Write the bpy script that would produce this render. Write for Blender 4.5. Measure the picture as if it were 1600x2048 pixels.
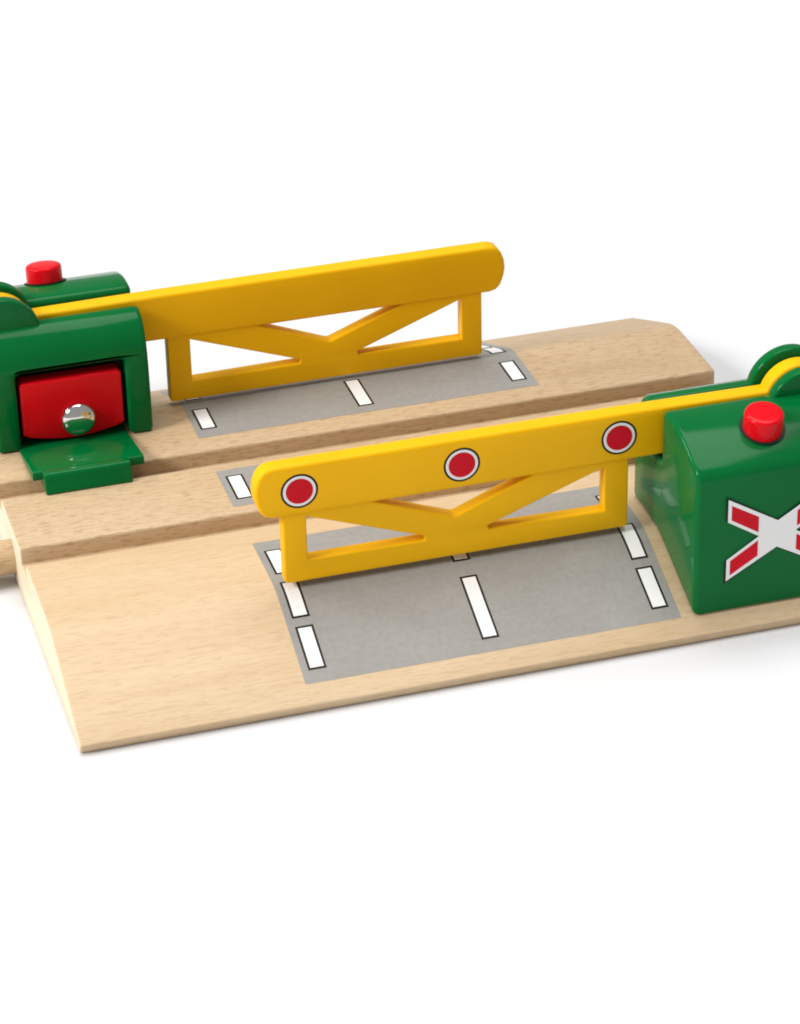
import bpy, bmesh, math
from mathutils import Vector, Matrix

for o in list(bpy.data.objects):
    bpy.data.objects.remove(o, do_unlink=True)
SC = bpy.context.scene
COL = SC.collection
MM = 0.001
PI = math.pi

# ------------------------------------------------------------------ camera
PHI, ELEV, ROLL, DIST = -0.2780, 0.5210, -0.0230, 602.8
TX, TY, FPX = 2.397, 0.928, 6142.1
def make_camera():
    fw = Vector((-math.sin(PHI)*math.cos(ELEV), math.cos(PHI)*math.cos(ELEV), -math.sin(ELEV)))
    r0 = Vector((math.cos(PHI), math.sin(PHI), 0)); u0 = r0.cross(fw)
    r = r0*math.cos(ROLL) + u0*math.sin(ROLL)
    u = -r0*math.sin(ROLL) + u0*math.cos(ROLL)
    pos = Vector((TX, TY, 0)) - fw*DIST
    cd = bpy.data.cameras.new('camera'); co = bpy.data.objects.new('camera', cd); COL.objects.link(co)
    m = Matrix(((r.x, u.x, -fw.x, pos.x*MM), (r.y, u.y, -fw.y, pos.y*MM), (r.z, u.z, -fw.z, pos.z*MM), (0, 0, 0, 1)))
    co.matrix_world = m
    cd.sensor_fit = 'VERTICAL'; cd.sensor_height = 36; cd.lens = FPX/2048*36
    cd.clip_start = 0.02; cd.clip_end = 60
    SC.camera = co
make_camera()

# ------------------------------------------------------------------ light
W = bpy.data.worlds.new('World'); SC.world = W; W.use_nodes = True
bgn = W.node_tree.nodes['Background']
bgn.inputs[0].default_value = (1.0, 0.985, 0.96, 1); bgn.inputs[1].default_value = 0.36

def area(name, loc, target, size, power, col=(1, 1, 1)):
    d = bpy.data.lights.new(name, 'AREA'); d.shape = 'SQUARE'; d.size = size; d.energy = power; d.color = col
    o = bpy.data.objects.new(name, d); COL.objects.link(o); o.location = loc
    o.rotation_euler = (Vector(target)-Vector(loc)).to_track_quat('-Z', 'Y').to_euler()
    return o
area('key_softbox', (-2.15, -0.45, 1.6), (0, 0, 0), 0.75, 50, (1, 0.985, 0.96))
area('rim_softbox', (-1.7, 0.95, 1.2), (0, 0, 0), 0.45, 12, (1, 0.99, 0.98))
area('top_softbox', (0.15, 0.5, 2.8), (0, 0.15, 0), 2.0, 58, (1, 0.99, 0.98))

SC.view_settings.view_transform = 'Standard'
SC.view_settings.look = 'None'
SC.view_settings.exposure = 0.0
SC.view_settings.gamma = 1.0
SC.view_settings.use_curve_mapping = False
SC.render.engine = 'CYCLES'
SC.cycles.use_denoising = True
SC.cycles.filter_width = 1.9
SC.cycles.max_bounces = 10

# ------------------------------------------------------------------ materials
def nodes(name):
    m = bpy.data.materials.new(name); m.use_nodes = True
    nt = m.node_tree; return m, nt, nt.nodes['Principled BSDF']
def N(nt, t, **kw):
    n = nt.nodes.new(t)
    for k, v in kw.items(): setattr(n, k, v)
    return n
def ramp(nt, fac, stops):
    r = N(nt, 'ShaderNodeValToRGB')
    while len(r.color_ramp.elements) > 1: r.color_ramp.elements.remove(r.color_ramp.elements[-1])
    for i, (p, c) in enumerate(stops):
        e = r.color_ramp.elements[0] if i == 0 else r.color_ramp.elements.new(p)
        e.position = p; e.color = c if len(c) == 4 else (*c, 1)
    nt.links.new(fac, r.inputs[0]); return r.outputs[0]
def mix(nt, fac, a, b, mode='MIX'):
    n = N(nt, 'ShaderNodeMix', data_type='RGBA', blend_type=mode)
    for s, v in ((0, fac), (6, a), (7, b)):
        if hasattr(v, 'is_output'): nt.links.new(v, n.inputs[s])
        else: n.inputs[s].default_value = v if s == 0 else (*v, 1)
    return n.outputs[2]
def coords(nt, scale):
    tc = N(nt, 'ShaderNodeTexCoord'); mp = N(nt, 'ShaderNodeMapping')
    mp.inputs['Scale'].default_value = scale
    nt.links.new(tc.outputs['Object'], mp.inputs[0]); return mp.outputs[0]
def noise(nt, vec, scale=1.0, detail=3, rough=0.5, dist=0.0):
    n = N(nt, 'ShaderNodeTexNoise'); n.inputs['Scale'].default_value = scale
    n.inputs['Detail'].default_value = detail; n.inputs['Roughness'].default_value = rough
    n.inputs['Distortion'].default_value = dist
    nt.links.new(vec, n.inputs['Vector']); return n.outputs['Fac']
def bump(nt, b, h, strength, dist):
    n = N(nt, 'ShaderNodeBump'); n.inputs['Strength'].default_value = strength; n.inputs['Distance'].default_value = dist
    nt.links.new(h, n.inputs['Height']); nt.links.new(n.outputs[0], b.inputs['Normal'])

def wood_mat():
    m, nt, b = nodes('beech_wood')
    k = 1000.0
    big = noise(nt, coords(nt, (0.012*k, 0.11*k, 0.16*k)), 1, 4, 0.55, 0.4)
    base = ramp(nt, big, [(0.28, (0.60, 0.430, 0.245)), (0.5, (0.64, 0.472, 0.292)), (0.72, (0.675, 0.513, 0.330))])
    # fine streaks along the grain
    st = noise(nt, coords(nt, (0.10*k, 1.6*k, 1.6*k)), 1, 3, 0.6, 0.2)
    base = mix(nt, 0.45, base, ramp(nt, st, [(0.3, (0.86, 0.82, 0.75)), (0.55, (1, 1, 1))]), 'MULTIPLY')
    # beech flecks: short dark dashes
    fl = noise(nt, coords(nt, (0.36*k, 2.5*k, 2.5*k)), 1, 2, 0.5, 0.0)
    flm = ramp(nt, fl, [(0.535, (0, 0, 0)), (0.61, (1, 1, 1))])
    # fewer flecks in front of the near groove
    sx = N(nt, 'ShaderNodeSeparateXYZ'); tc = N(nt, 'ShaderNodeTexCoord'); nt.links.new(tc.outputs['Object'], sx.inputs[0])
    mr = N(nt, 'ShaderNodeMapRange'); nt.links.new(sx.outputs[1], mr.inputs[0])
    mr.inputs[1].default_value = -0.0150; mr.inputs[2].default_value = -0.0112; mr.inputs[3].default_value = 0.20; mr.inputs[4].default_value = 0.58
    mu = N(nt, 'ShaderNodeMath', operation='MULTIPLY'); nt.links.new(flm, mu.inputs[0]); nt.links.new(mr.outputs[0], mu.inputs[1])
    # slightly darker brown tone behind the near groove, on middle and far strips
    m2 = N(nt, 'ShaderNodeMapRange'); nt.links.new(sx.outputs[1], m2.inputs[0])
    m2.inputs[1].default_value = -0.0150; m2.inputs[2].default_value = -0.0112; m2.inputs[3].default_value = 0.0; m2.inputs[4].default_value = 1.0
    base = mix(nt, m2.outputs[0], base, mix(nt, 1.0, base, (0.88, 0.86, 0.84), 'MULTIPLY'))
    base = mix(nt, mu.outputs[0], base, (0.37, 0.235, 0.12))
    # end grain, no long flecks; paler colour also paints in the side light
    gn = N(nt, 'ShaderNodeTexCoord'); sn = N(nt, 'ShaderNodeSeparateXYZ'); nt.links.new(gn.outputs['Normal'], sn.inputs[0])
    an = N(nt, 'ShaderNodeMath', operation='ABSOLUTE'); nt.links.new(sn.outputs[0], an.inputs[0])
    gt = N(nt, 'ShaderNodeMath', operation='GREATER_THAN'); gt.inputs[1].default_value = 0.8; nt.links.new(an.outputs[0], gt.inputs[0])
    eg = noise(nt, coords(nt, (0.1*k, 0.5*k, 2.2*k)), 1, 3, 0.6)
    base = mix(nt, gt.outputs[0], base, ramp(nt, eg, [(0.3, (0.74, 0.62, 0.44)), (0.7, (0.80, 0.69, 0.51))]))
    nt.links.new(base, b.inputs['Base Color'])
    b.inputs['Roughness'].default_value = 0.52
    b.inputs['Specular IOR Level'].default_value = 0.35
    bump(nt, b, fl, 0.12, 0.0002)
    return m

def paint_mat(name, col, dark, rough=0.22, wood=0.0, coat=0.0, spec=0.35):
    m, nt, b = nodes(name)
    n = noise(nt, coords(nt, (60, 60, 60)), 1, 3)
    c = ramp(nt, n, [(0.3, dark), (0.7, col)])
    nt.links.new(c, b.inputs['Base Color'])
    rn = noise(nt, coords(nt, (260, 260, 260)), 1, 3)
    rr = N(nt, 'ShaderNodeMapRange'); nt.links.new(rn, rr.inputs[0])
    rr.inputs[3].default_value = rough*0.8; rr.inputs[4].default_value = rough*1.3
    nt.links.new(rr.outputs[0], b.inputs['Roughness'])
    b.inputs['Coat Weight'].default_value = coat; b.inputs['Specular IOR Level'].default_value = spec; b.inputs['Coat Roughness'].default_value = 0.08
    if wood:
        h = noise(nt, coords(nt, (60, 900, 900)), 1, 3)
    else:
        h = noise(nt, coords(nt, (180, 180, 180)), 1, 2)
    bump(nt, b, h, 0.10 if wood else 0.06, 0.0003)
    return m

WOOD = wood_mat()
GREEN = paint_mat('green_gloss_plastic', (0.001, 0.140, 0.031), (0.001, 0.126, 0.027), 0.13, 0, 0, 0.13)
YELLOW = paint_mat('yellow_painted_wood', (0.93, 0.50, 0.003), (0.88, 0.465, 0.003), 0.34, 1.0, 0.0, 0.12)
RED = paint_mat('red_gloss_plastic', (0.76, 0.002, 0.010), (0.70, 0.002, 0.009), 0.2, 0, 0, 0.18)
PRED = paint_mat('red_print', (0.66, 0.005, 0.018), (0.58, 0.005, 0.016), 0.4, 0, 0, 0.12)
PWHITE = paint_mat('white_print', (0.88, 0.88, 0.88), (0.84, 0.84, 0.84), 0.4, 0, 0, 0.12)
PBLACK = paint_mat('black_print', (0.022, 0.018, 0.016), (0.016, 0.014, 0.013), 0.4, 0, 0, 0.12)
DARK = paint_mat('painted_gap_shade', (0.006, 0.02, 0.010), (0.004, 0.014, 0.008), 0.5, 0, 0)  # near-black green, paints shade into the recess and the button gap

def road_mat():
    m, nt, b = nodes('grey_road_print')
    n = noise(nt, coords(nt, (70, 70, 70)), 1, 4, 0.6)
    c = ramp(nt, n, [(0.25, (0.305, 0.296, 0.278)), (0.75, (0.332, 0.324, 0.306))])
    s = noise(nt, coords(nt, (900, 900, 900)), 1, 2)
    c = mix(nt, 0.5, c, ramp(nt, s, [(0.35, (0.86, 0.86, 0.86)), (0.6, (1, 1, 1))]), 'MULTIPLY')
    g = noise(nt, coords(nt, (90, 1100, 900)), 1, 2)
    c = mix(nt, 0.10, c, ramp(nt, g, [(0.38, (0.82, 0.80, 0.78)), (0.55, (1, 1, 1))]), 'MULTIPLY')
    nt.links.new(c, b.inputs['Base Color']); b.inputs['Roughness'].default_value = 0.5
    b.inputs['Specular IOR Level'].default_value = 0.3
    return m
ROAD = road_mat()
def steel_mat():
    m, nt, b = nodes('polished_steel')
    n = noise(nt, coords(nt, (300, 300, 300)), 1, 2)
    nt.links.new(ramp(nt, n, [(0.3, (0.68, 0.66, 0.63)), (0.7, (0.78, 0.77, 0.75))]), b.inputs['Base Color'])
    b.inputs['Metallic'].default_value = 1; b.inputs['Roughness'].default_value = 0.05
    return m
STEEL = steel_mat()
def ground_mat():
    m, nt, b = nodes('white_studio_sweep')
    n = noise(nt, coords(nt, (2, 2, 2)), 1, 2)
    nt.links.new(ramp(nt, n, [(0.3, (0.710, 0.718, 0.742)), (0.7, (0.720, 0.728, 0.752))]), b.inputs['Base Color'])
    b.inputs['Roughness'].default_value = 0.8; b.inputs['Specular IOR Level'].default_value = 0.1
    return m
GROUND = ground_mat()

# ------------------------------------------------------------------ mesh helpers (all input in mm, toy coordinates)
def smooth(me, ang=34):
    for p in me.polygons: p.use_smooth = True
    me.set_sharp_from_angle(angle=math.radians(ang))
def finish(name, me, mats, parent, origin, porigin=(0, 0, 0)):
    """mesh given in toy mm -> object with its own origin, parented"""
    me.transform(Matrix.Translation(-Vector(origin)))
    me.transform(Matrix.Scale(MM, 4))
    me.name = name
    for m in (mats if isinstance(mats, (list, tuple)) else [mats]): me.materials.append(m)
    o = bpy.data.objects.new(name, me); COL.objects.link(o)
    o.parent = parent
    o.location = (Vector(origin)-Vector(porigin))*MM
    return o
def evaluated(me, mods):
    """apply modifiers given as functions(obj) without operators"""
    o = bpy.data.objects.new('temp', me); COL.objects.link(o)
    for f in mods: f(o)
    bpy.context.view_layer.update()
    dg = bpy.context.evaluated_depsgraph_get()
    r = bpy.data.meshes.new_from_object(o.evaluated_get(dg))
    bpy.data.objects.remove(o, do_unlink=True)
    return r
def bevel(w, seg=3, ang=35):
    def f(o):
        m = o.modifiers.new('b', 'BEVEL'); m.width = w; m.segments = seg; m.limit_method = 'ANGLE'
        m.angle_limit = math.radians(ang); m.harden_normals = False; m.miter_outer = 'MITER_ARC'
        m.use_clamp_overlap = True
    return f
def prism(pts, a0, a1, axis):
    """polygon pts (p,q) extruded between a0 and a1; axis 'x': pts=(y,z); 'y': pts=(x,z); 'z': pts=(x,y)"""
    bm = bmesh.new()
    def v(p, a): return {'x': (a, p[0], p[1]), 'y': (p[0], a, p[1]), 'z': (p[0], p[1], a)}[axis]
    A = [bm.verts.new(v(p, a0)) for p in pts]; B = [bm.verts.new(v(p, a1)) for p in pts]
    n = len(pts)
    bm.faces.new(A); bm.faces.new(B[::-1])
    for i in range(n): bm.faces.new((A[i], B[i], B[(i+1) % n], A[(i+1) % n]))
    bmesh.ops.recalc_face_normals(bm, faces=bm.faces)
    me = bpy.data.meshes.new('m'); bm.to_mesh(me); bm.free(); return me
def join(meshes):
    bm = bmesh.new()
    for i, me in enumerate(meshes): bm.from_mesh(me)
    me = bpy.data.meshes.new('m'); bm.to_mesh(me); bm.free(); return me
def setmat(me, i):
    for p in me.polygons: p.material_index = i
    return me
def plate(outer, holes, y0, y1, bev):
    """flat plate in the XZ plane with holes, thickness y0..y1, rounded rims"""
    cu = bpy.data.curves.new('c', 'CURVE'); cu.dimensions = '2D'; cu.fill_mode = 'BOTH'
    for poly in [outer]+holes:
        s = cu.splines.new('POLY'); s.points.add(len(poly)-1)
        for i, (x, z) in enumerate(poly): s.points[i].co = (x, z, 0, 1)
        s.use_cyclic_u = True
    cu.extrude = abs(y1-y0)/2-bev; cu.bevel_depth = bev; cu.bevel_resolution = 3; cu.offset = -bev
    o = bpy.data.objects.new('temp', cu); COL.objects.link(o)
    bpy.context.view_layer.update()
    me = bpy.data.meshes.new_from_object(o.evaluated_get(bpy.context.evaluated_depsgraph_get()))
    bpy.data.objects.remove(o, do_unlink=True)
    bm = bmesh.new(); bm.from_mesh(me)
    bmesh.ops.remove_doubles(bm, verts=bm.verts, dist=0.001)
    ym = (y0+y1)/2
    for v in bm.verts: v.co = Vector((v.co.x, ym-v.co.z, v.co.y))
    bmesh.ops.recalc_face_normals(bm, faces=bm.faces)
    bm.to_mesh(me); bm.free(); return me
def lathe(profile, axis_o, axis_d, seg=48):
    """profile (r, h) revolved about axis"""
    d = Vector(axis_d).normalized(); a = d.orthogonal().normalized(); b = d.cross(a)
    bm = bmesh.new(); rings = []
    for r, h in profile:
        c = Vector(axis_o)+d*h
        if r < 1e-6: rings.append([bm.verts.new(c)])
        else: rings.append([bm.verts.new(c+(a*math.cos(t)+b*math.sin(t))*r) for t in [2*PI*i/seg for i in range(seg)]])
    for A, B in zip(rings, rings[1:]):
        for i in range(seg):
            j = (i+1) % seg
            q = [A[i % len(A)], A[j % len(A)], B[j % len(B)], B[i % len(B)]]
            u = []
            for x in q:
                if x not in u: u.append(x)
            if len(u) > 2: bm.faces.new(u)
    bmesh.ops.recalc_face_normals(bm, faces=bm.faces)
    me = bpy.data.meshes.new('m'); bm.to_mesh(me); bm.free(); return me
def arc(cx, cy, r, a0, a1, n):
    return [(cx+r*math.cos(math.radians(a0+(a1-a0)*i/n)), cy+r*math.sin(math.radians(a0+(a1-a0)*i/n))) for i in range(n+1)]

# ------------------------------------------------------------------ the ground
bm = bmesh.new()
bmesh.ops.create_grid(bm, x_segments=8, y_segments=8, size=12)
me = bpy.data.meshes.new('ground'); bm.to_mesh(me); bm.free()
me.materials.append(GROUND)
g = bpy.data.objects.new('ground', me); COL.objects.link(g); g['kind'] = 'structure'

# ------------------------------------------------------------------ the toy
toy = bpy.data.objects.new('toy_level_crossing', None); COL.objects.link(toy)
toy.empty_display_size = 0.02
toy['label'] = 'wooden toy railway level crossing with two green gatehouses and two yellow barriers on white'
toy['category'] = 'toy'

# --- board profile: grooves at |y| 10..16, flat top to the knee, ramp to a thin lip
HALF_L, HALF_W, TOP, LIP, GD = 74.2, 62.9, 12.0, 2.1, 3.3
KNEE0, KNEE1 = 34.5, 42.5
def ramp_z(y):
    """top surface height of the board outside the grooves"""
    y = abs(y)
    m = (TOP-LIP)/(HALF_W-38.6)
    if y <= KNEE0: return TOP
    if y >= KNEE1: return LIP+(HALF_W-y)*m
    t = (y-KNEE0)/(KNEE1-KNEE0)
    z1 = LIP+(HALF_W-KNEE1)*m
    h = (KNEE1-KNEE0)
    # hermite between slope 0 and slope -m
    return (2*t**3-3*t**2+1)*TOP+(-2*t**3+3*t**2)*z1+(t**3-t**2)*h*(-m)
def side(s):
    r = 0.55
    p = [(s*(10-r), TOP)] + [(s*(10-r+r*math.sin(a)), TOP-r+r*math.cos(a)) for a in (0.5, 1.05)] + [(s*10, TOP-r)]
    p += [(s*10, TOP-GD), (s*16, TOP-GD), (s*16, TOP-r)]
    p += [(s*(16+r-r*math.sin(a)), TOP-r+r*math.cos(a)) for a in (1.05, 0.5)] + [(s*(16+r), TOP)]
    p += [(s*(22), TOP), (s*30, TOP)]
    y = KNEE0
    while y <= KNEE1+1e-6: p.append((s*y, ramp_z(y))); y += 0.8
    p += [(s*50, ramp_z(50)), (s*(HALF_W-0.25), ramp_z(HALF_W-0.25)), (s*(HALF_W-0.03), LIP-0.1), (s*HALF_W, LIP-0.25), (s*(HALF_W-0.7), 0.2), (s*(HALF_W-1.0), 0.0)]
    return p
prof = side(-1)[::-1]+side(1)
bm = bmesh.new()
xs = [-HALF_L, -HALF_L+0.12, -HALF_L+0.4, HALF_L-0.4, HALF_L-0.12, HALF_L]
ins = [0.3, 0.1, 0, 0, 0.1, 0.3]           # eased end edges
def inset(pts, d):
    if d == 0: return pts
    out = []; n = len(pts)
    for i in range(n):
        a, b, c = Vector(pts[i-1]), Vector(pts[i]), Vector(pts[(i+1) % n])
        e1, e2 = (b-a).normalized(), (c-b).normalized()
        n1, n2 = Vector((e1.y, -e1.x)), Vector((e2.y, -e2.x))
        k = (n1+n2); k = k/max(0.35, 1+n1.dot(n2))
        out.append(tuple(b+k*d))
    return out
rings = [[bm.verts.new((x, y, z)) for y, z in inset(prof, i)] for x, i in zip(xs, ins)]
for A, B in zip(rings, rings[1:]):
    for i in range(len(A)):
        j = (i+1) % len(A); bm.faces.new((A[i], A[j], B[j], B[i]))
bm.faces.new(rings[0]); bm.faces.new(rings[-1])
bmesh.ops.recalc_face_normals(bm, faces=bm.faces)
me = bpy.data.meshes.new('track_board'); bm.to_mesh(me); bm.free(); smooth(me, 40)
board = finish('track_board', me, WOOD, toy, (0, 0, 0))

# --- peg at the left end: round neck and a flat round head
neck = lathe([(0, 0), (3.35, 0), (3.35, 8), (0, 8)], (-73.5, 0, 4.9), (-1, 0, 0))
head = lathe([(0, 0), (5.3, 0), (5.8, 0.5), (5.8, 8.2), (5.3, 8.7), (0, 8.7)], (-85, 0, 0.4), (0, 0, 1))
me = join([neck, head]); smooth(me)
finish('connector_peg', me, WOOD, board, (-80, 0, 0))

# --- printed road: three strips and their dashes
RX0, RX1 = -32.7, 38.2
def top_z(y): return ramp_z(y)
def sheet(x0, x1, y0, y1, off, mat=0, nx=1):
    bm = bmesh.new()
    n = max(1, int(abs(y1-y0)/0.8))
    ys = [y0+(y1-y0)*i/n for i in range(n+1)]
    rows = [[bm.verts.new((x, y, top_z(y)+off)) for x in (x0, x1)] for y in ys]
    for A, B in zip(rows, rows[1:]):
        f = bm.faces.new((A[0], A[1], B[1], B[0])); f.material_index = mat; f.smooth = True
    bmesh.ops.recalc_face_normals(bm, faces=bm.faces)
    if bm.faces[:][0].normal.z < 0: bmesh.ops.reverse_faces(bm, faces=bm.faces)
    me = bpy.data.meshes.new('m'); bm.to_mesh(me); bm.free(); return me
def road(y0, y1, dashes):
    o = (0.5*(RX0+RX1), 0.5*(y0+y1), top_z(0.5*(y0+y1)))
    r = finish('road_print', sheet(RX0, RX1, y0, y1, 0.04), ROAD, toy, o)
    for x0, x1, a, b in dashes:
        w = 0.42
        me = join([sheet(x0-w, x1+w, a-w, b+w, 0.07, 0), sheet(x0, x1, a, b, 0.10, 1)])
        finish('lane_dash', me, [PBLACK, PWHITE], r, ((x0+x1)/2, (a+b)/2, top_z((a+b)/2)), o)
    return r
LX, CX, RXX = (-31.0, -28.5), (1.3, 3.8), (33.8, 36.3)
near_rows = [(-55.8, -47.6), (-45.0, -37.2), (-33.6, -25.6)]
road(-58.8, -21.8, [(*LX, *r) for r in near_rows] + [(*RXX, *r) for r in near_rows] + [(*CX, -55.8, -43.2), (*CX, -38.8, -25.6)])
road(-7.2, 7.2, [(*LX, -4.4, 4.2), (*CX, -4.4, 4.2), (*RXX, -4.4, 4.2)])
far_rows = [(25.0, 33.0), (38.6, 45.0), (47.6, 55.8)]
road(21.4, 58.8, [(*LX, *r) for r in far_rows] + [(*RXX, *r) for r in far_rows] + [(*CX, 24.5, 35.4), (*CX, 41.5, 55.8)])

# --- gatehouse (built at the near right corner; v = -y)
HX0, HX1 = 40.4, 71.6
HO = (56.0, -43.0, 0.0)
HINGE = (68.0, 34.4)
def V(pts): return [(-v, z) for v, z in pts]
def house_section():
    p = [(27.0, 12.02), (27.1, 20), (27.3, 26), (27.6, 29), (28.1, 31.0), (28.9, 32.8), (30.0, 34.4), (31.4, 35.6), (33.2, 36.25), (35.2, 36.45)]
    p += [(35.2, 26.4), (41.1, 26.4), (41.1, 37.2), (43.2, 37.45), (46.0, 37.4), (48.5, 37.0), (51.0, 36.3), (53.5, 35.35), (56.0, 34.2), (57.8, 33.2), (58.6, 32.4), (59.0, 31.2), (59.2, 20)]
    p += [(59.3, ramp_z(59.3)+0.03)]
    y = 56.0
    while y > 30: p.append((y, ramp_z(y)+0.03)); y -= 3.0
    return V(p)
body = prism(house_section(), HX0, HX1, 'x')
cut = prism([(45.2, 11.0), (66.8, 11.0), (66.8, 28.4), (45.2, 28.4)], -26.0, -33.0, 'y')
def boolean(cut_me):
    co = bpy.data.objects.new('temp_cut', cut_me); COL.objects.link(co)
    def f(o):
        m = o.modifiers.new('d', 'BOOLEAN'); m.operation = 'DIFFERENCE'; m.object = co; m.solver = 'EXACT'
    return co, f
co, fcut = boolean(cut)
body = evaluated(body, [fcut])
bpy.data.objects.remove(co, do_unlink=True)
body = evaluated(body, [bevel(1.0, 4, 38)])
def hump(r):
    hx, hz = HINGE
    return arc(hx, hz, r, 180, 70, 22)+[(HX1-0.2, hz+r*math.sin(math.radians(60))-0.2), (HX1-0.05, hz+2)] + [(HX1-0.05, 26.5), (hx-r, 26.5)]
def dprism(pts, v0, v1, bev):
    return evaluated(prism(pts, -v0, -v1, 'y'), [bevel(bev, 3, 40)])
h1 = dprism(hump(7.95), 32.6, 35.15, 0.5)
h2 = dprism(hump(7.5), 40.95, 43.5, 0.5)
me = join([body, h1, h2]); smooth(me, 32)
house = finish('gatehouse', me, GREEN, toy, HO)
house['label'] = 'green gatehouse at the near right corner with a red and white cross on its front'

# button on the sloping roof, axis normal to the slope
bd = Vector((0, -0.17, 0.985))
b0 = Vector((55.8, -51.3, 35.95))-bd*1.6
prof_b = [(0, 0), (3.62, 0), (3.62, 0.6), (3.60, 4.75), (3.55, 5.05), (3.42, 5.28), (3.15, 5.42), (2.7, 5.48), (1.3, 5.52), (0, 5.53)]
me = lathe(prof_b, b0, bd); smooth(me, 50)
finish('push_button', me, RED, house, tuple(b0), HO)
bn = Vector((0, -0.33, 0.944))
c0 = Vector((55.75, -51.3, 36.22))
me = lathe([(0, 0.02), (4.2, 0.02), (4.25, 0.07), (4.2, 0.1), (0, 0.1)], c0, bn); smooth(me, 30)
finish('button_gap_shade', me, DARK, house, tuple(c0), HO)  # dark disc painting the shade of the gap around the button

# red magnet plate in the recess on the track side, with a steel rivet
def tile_outline():
    x0, x1, zb, zt = 46.0, 66.2, 14.4, 26.3
    p = [(x0+0.6, zt), (x1-0.6, zt), (x1, zt-0.6), (x1, zb+0.5)]
    for i in range(1, 12):
        t = i/12; p.append((x1+(x0-x1)*t, zb+0.1-1.5*math.sin(PI*t)))
    p += [(x0, zb+0.5), (x0, zt-0.6)]
    return p
me = plate(tile_outline(), [], -27.7, -31.5, 0.5); smooth(me)
finish('magnet_plate', me, RED, house, (56, -29, 20), HO)
rv = [(0, 0), (3.45, 0), (3.5, 0.3)]+[(3.5*math.cos(a), 0.3+2.0*math.sin(a)) for a in [PI/2*i/12 for i in range(1, 12)]]+[(0, 2.3)]
me = lathe(rv, (55.2, -27.75, 17.2), (0, 1, 0)); smooth(me, 60)
finish('rivet', me, STEEL, house, (55.2, -28.3, 17.2), HO)
# dark sheet that paints the shade inside the recess
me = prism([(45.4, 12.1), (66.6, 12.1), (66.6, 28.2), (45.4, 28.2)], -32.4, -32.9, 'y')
finish('recess_shade_sheet', me, DARK, house, (56, -32.6, 20), HO)

# pressure plate reaching over the groove
wide = V([(31.5, 12.03), (31.5, 12.4), (27, 12.6), (20, 13.95), (12.5, 15.4), (12.0, 15.3), (11.8, 14.9), (11.8, 13.6), (16.0, 12.8), (24.0, 12.03)])
wide_me = evaluated(prism(wide, 45.6, 67.4, 'x'), [bevel(0.3, 3, 40)])
nar = V([(15.5, 12.05), (16.5, 13.6), (13.2, 15.1), (12.4, 15.35), (11.6, 15.55), (10.3, 15.95), (9.75, 15.95), (9.35, 15.6), (9.2, 15.0), (8.75, 13.6), (8.3, 12.6), (8.2, 12.05)])
nar_me = evaluated(prism(nar, 48.7, 65.6, 'x'), [bevel(0.25, 3, 40)])
me = join([wide_me, nar_me]); smooth(me, 34)
finish('pressure_plate', me, GREEN, house, (56, -20, 12), HO)

# cross sign on the outer face
YF = -59.2
def flat(poly, yy, mat):
    bm = bmesh.new()
    vs = [bm.verts.new((x, yy, z)) for x, z in poly]
    f = bm.faces.new(vs); f.material_index = mat
    f.normal_update()
    if f.normal.y > 0: f.normal_flip()
    bmesh.ops.triangulate(bm, faces=[f])
    me = bpy.data.meshes.new('m'); bm.to_mesh(me); bm.free(); return me
SX, SZ = 56.1, 18.7
half = [(-9.75, 8.6), (0, 2.65), (9.75, 8.6), (9.75, 3.95), (3.6, 0), (9.75, -3.95), (9.75, -8.4), (0, -2.85), (-9.75, -8.4), (-9.75, -3.95), (-3.6, 0), (-9.75, 3.95)]
cross = [(SX+x, SZ+z) for x, z in half]
cross_o = [(SX+x*1.035, SZ+z*1.06) for x, z in half]
pieces = [flat(cross_o, YF-0.22, 0), flat(cross, YF-0.26, 1)]
for sx in (-1, 1):
    for sz in (-1, 1):
        q = [(-9.05, 7.25), (-3.75, 4.05), (-3.75, 0.85), (-9.05, 4.25)]
        pieces.append(flat([(SX+sx*-x, SZ+sz*z) for x, z in q], YF-0.30, 2))
me = join(pieces)
finish('cross_sign', me, [PBLACK, PWHITE, PRED], house, (SX, YF, SZ), HO)

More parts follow.
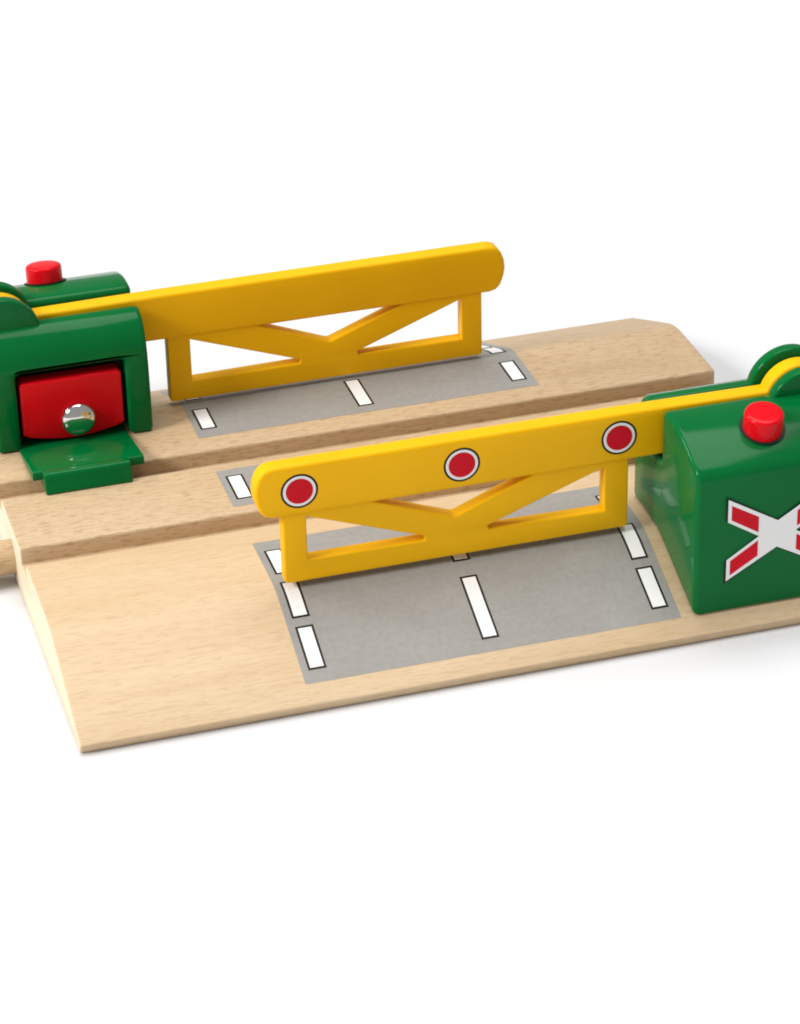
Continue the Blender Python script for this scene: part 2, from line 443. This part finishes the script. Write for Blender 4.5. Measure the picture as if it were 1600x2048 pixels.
# --- barrier (near gate; front face y=-39.65)
BO = (HINGE[0], -37.8, HINGE[1])
def bar_outline():
    p = [(-32.6, 26.95), (-34.0, 27.35), (-34.9, 28.3), (-35.6, 30.2), (-35.9, 32.0), (-35.7, 33.8), (-35.1, 35.4), (-34.2, 36.5), (-33.0, 37.0), (-31.5, 37.1)]
    p += [(0, 37.1), (36, 37.05), (61.2, 36.75)]
    p += [q for q in arc(HINGE[0], HINGE[1], 6.9, 160, -90, 28)]
    p += [(44, 27.2)]
    return p[::-1]
me = plate(bar_outline(), [], -39.65, -35.95, 0.7); smooth(me, 40)
bar = finish('barrier', me, YELLOW, toy, BO)
bar['label'] = 'yellow barrier nearest the viewer with three red discs on its bar'
lat_out = [(-30.9, 28.5), (-30.9, 13.3), (-30.5, 12.9), (34.4, 12.9), (34.8, 13.3), (34.8, 28.5)]
holes = [[(-26.5, 26.2), (-4.4, 18.0), (-4.6, 17.2), (-26.5, 17.2)],
         [(30.1, 26.2), (30.1, 17.0), (7.9, 17.3), (7.6, 18.0)],
         [(-14.0, 27.0), (16.0, 27.0), (1.9, 21.3), (1.2, 21.2), (0.6, 21.4)]]
me = plate(lat_out, holes, -39.3, -36.3, 0.4); smooth(me, 40)
finish('lattice', me, YELLOW, bar, (2, -37.8, 13), BO)
def disc(cx, cz):
    parts = []
    for i, (r, mi) in enumerate(((3.45, 0), (3.05, 1), (2.52, 2))):
        parts.append(flat([(cx+r*math.cos(2*PI*k/40), cz+r*math.sin(2*PI*k/40)) for k in range(40)], -39.68-0.03*i, mi))
    me = join(parts)
    finish('reflector_disc', me, [PBLACK, PWHITE, PRED], bar, (cx, -39.68, cz), BO)
for cx, cz in ((-27.7, 31.9), (2.6, 31.9), (32.7, 32.2)): disc(cx, cz)

# --- the far pair: copies turned half round the middle of the board
def turned_copy(o, label):
    c = o.copy(); COL.objects.link(c); c.parent = toy
    c.location = (-o.location.x, -o.location.y, o.location.z); c.rotation_euler = (0, 0, PI)
    c['label'] = label
    for ch in list(o.children):
        d = ch.copy(); COL.objects.link(d); d.parent = c
    return c
turned_copy(house, 'green gatehouse at the far left corner with a red plate and steel rivet facing the track')
turned_copy(bar, 'yellow barrier on the far side, seen from its plain back')
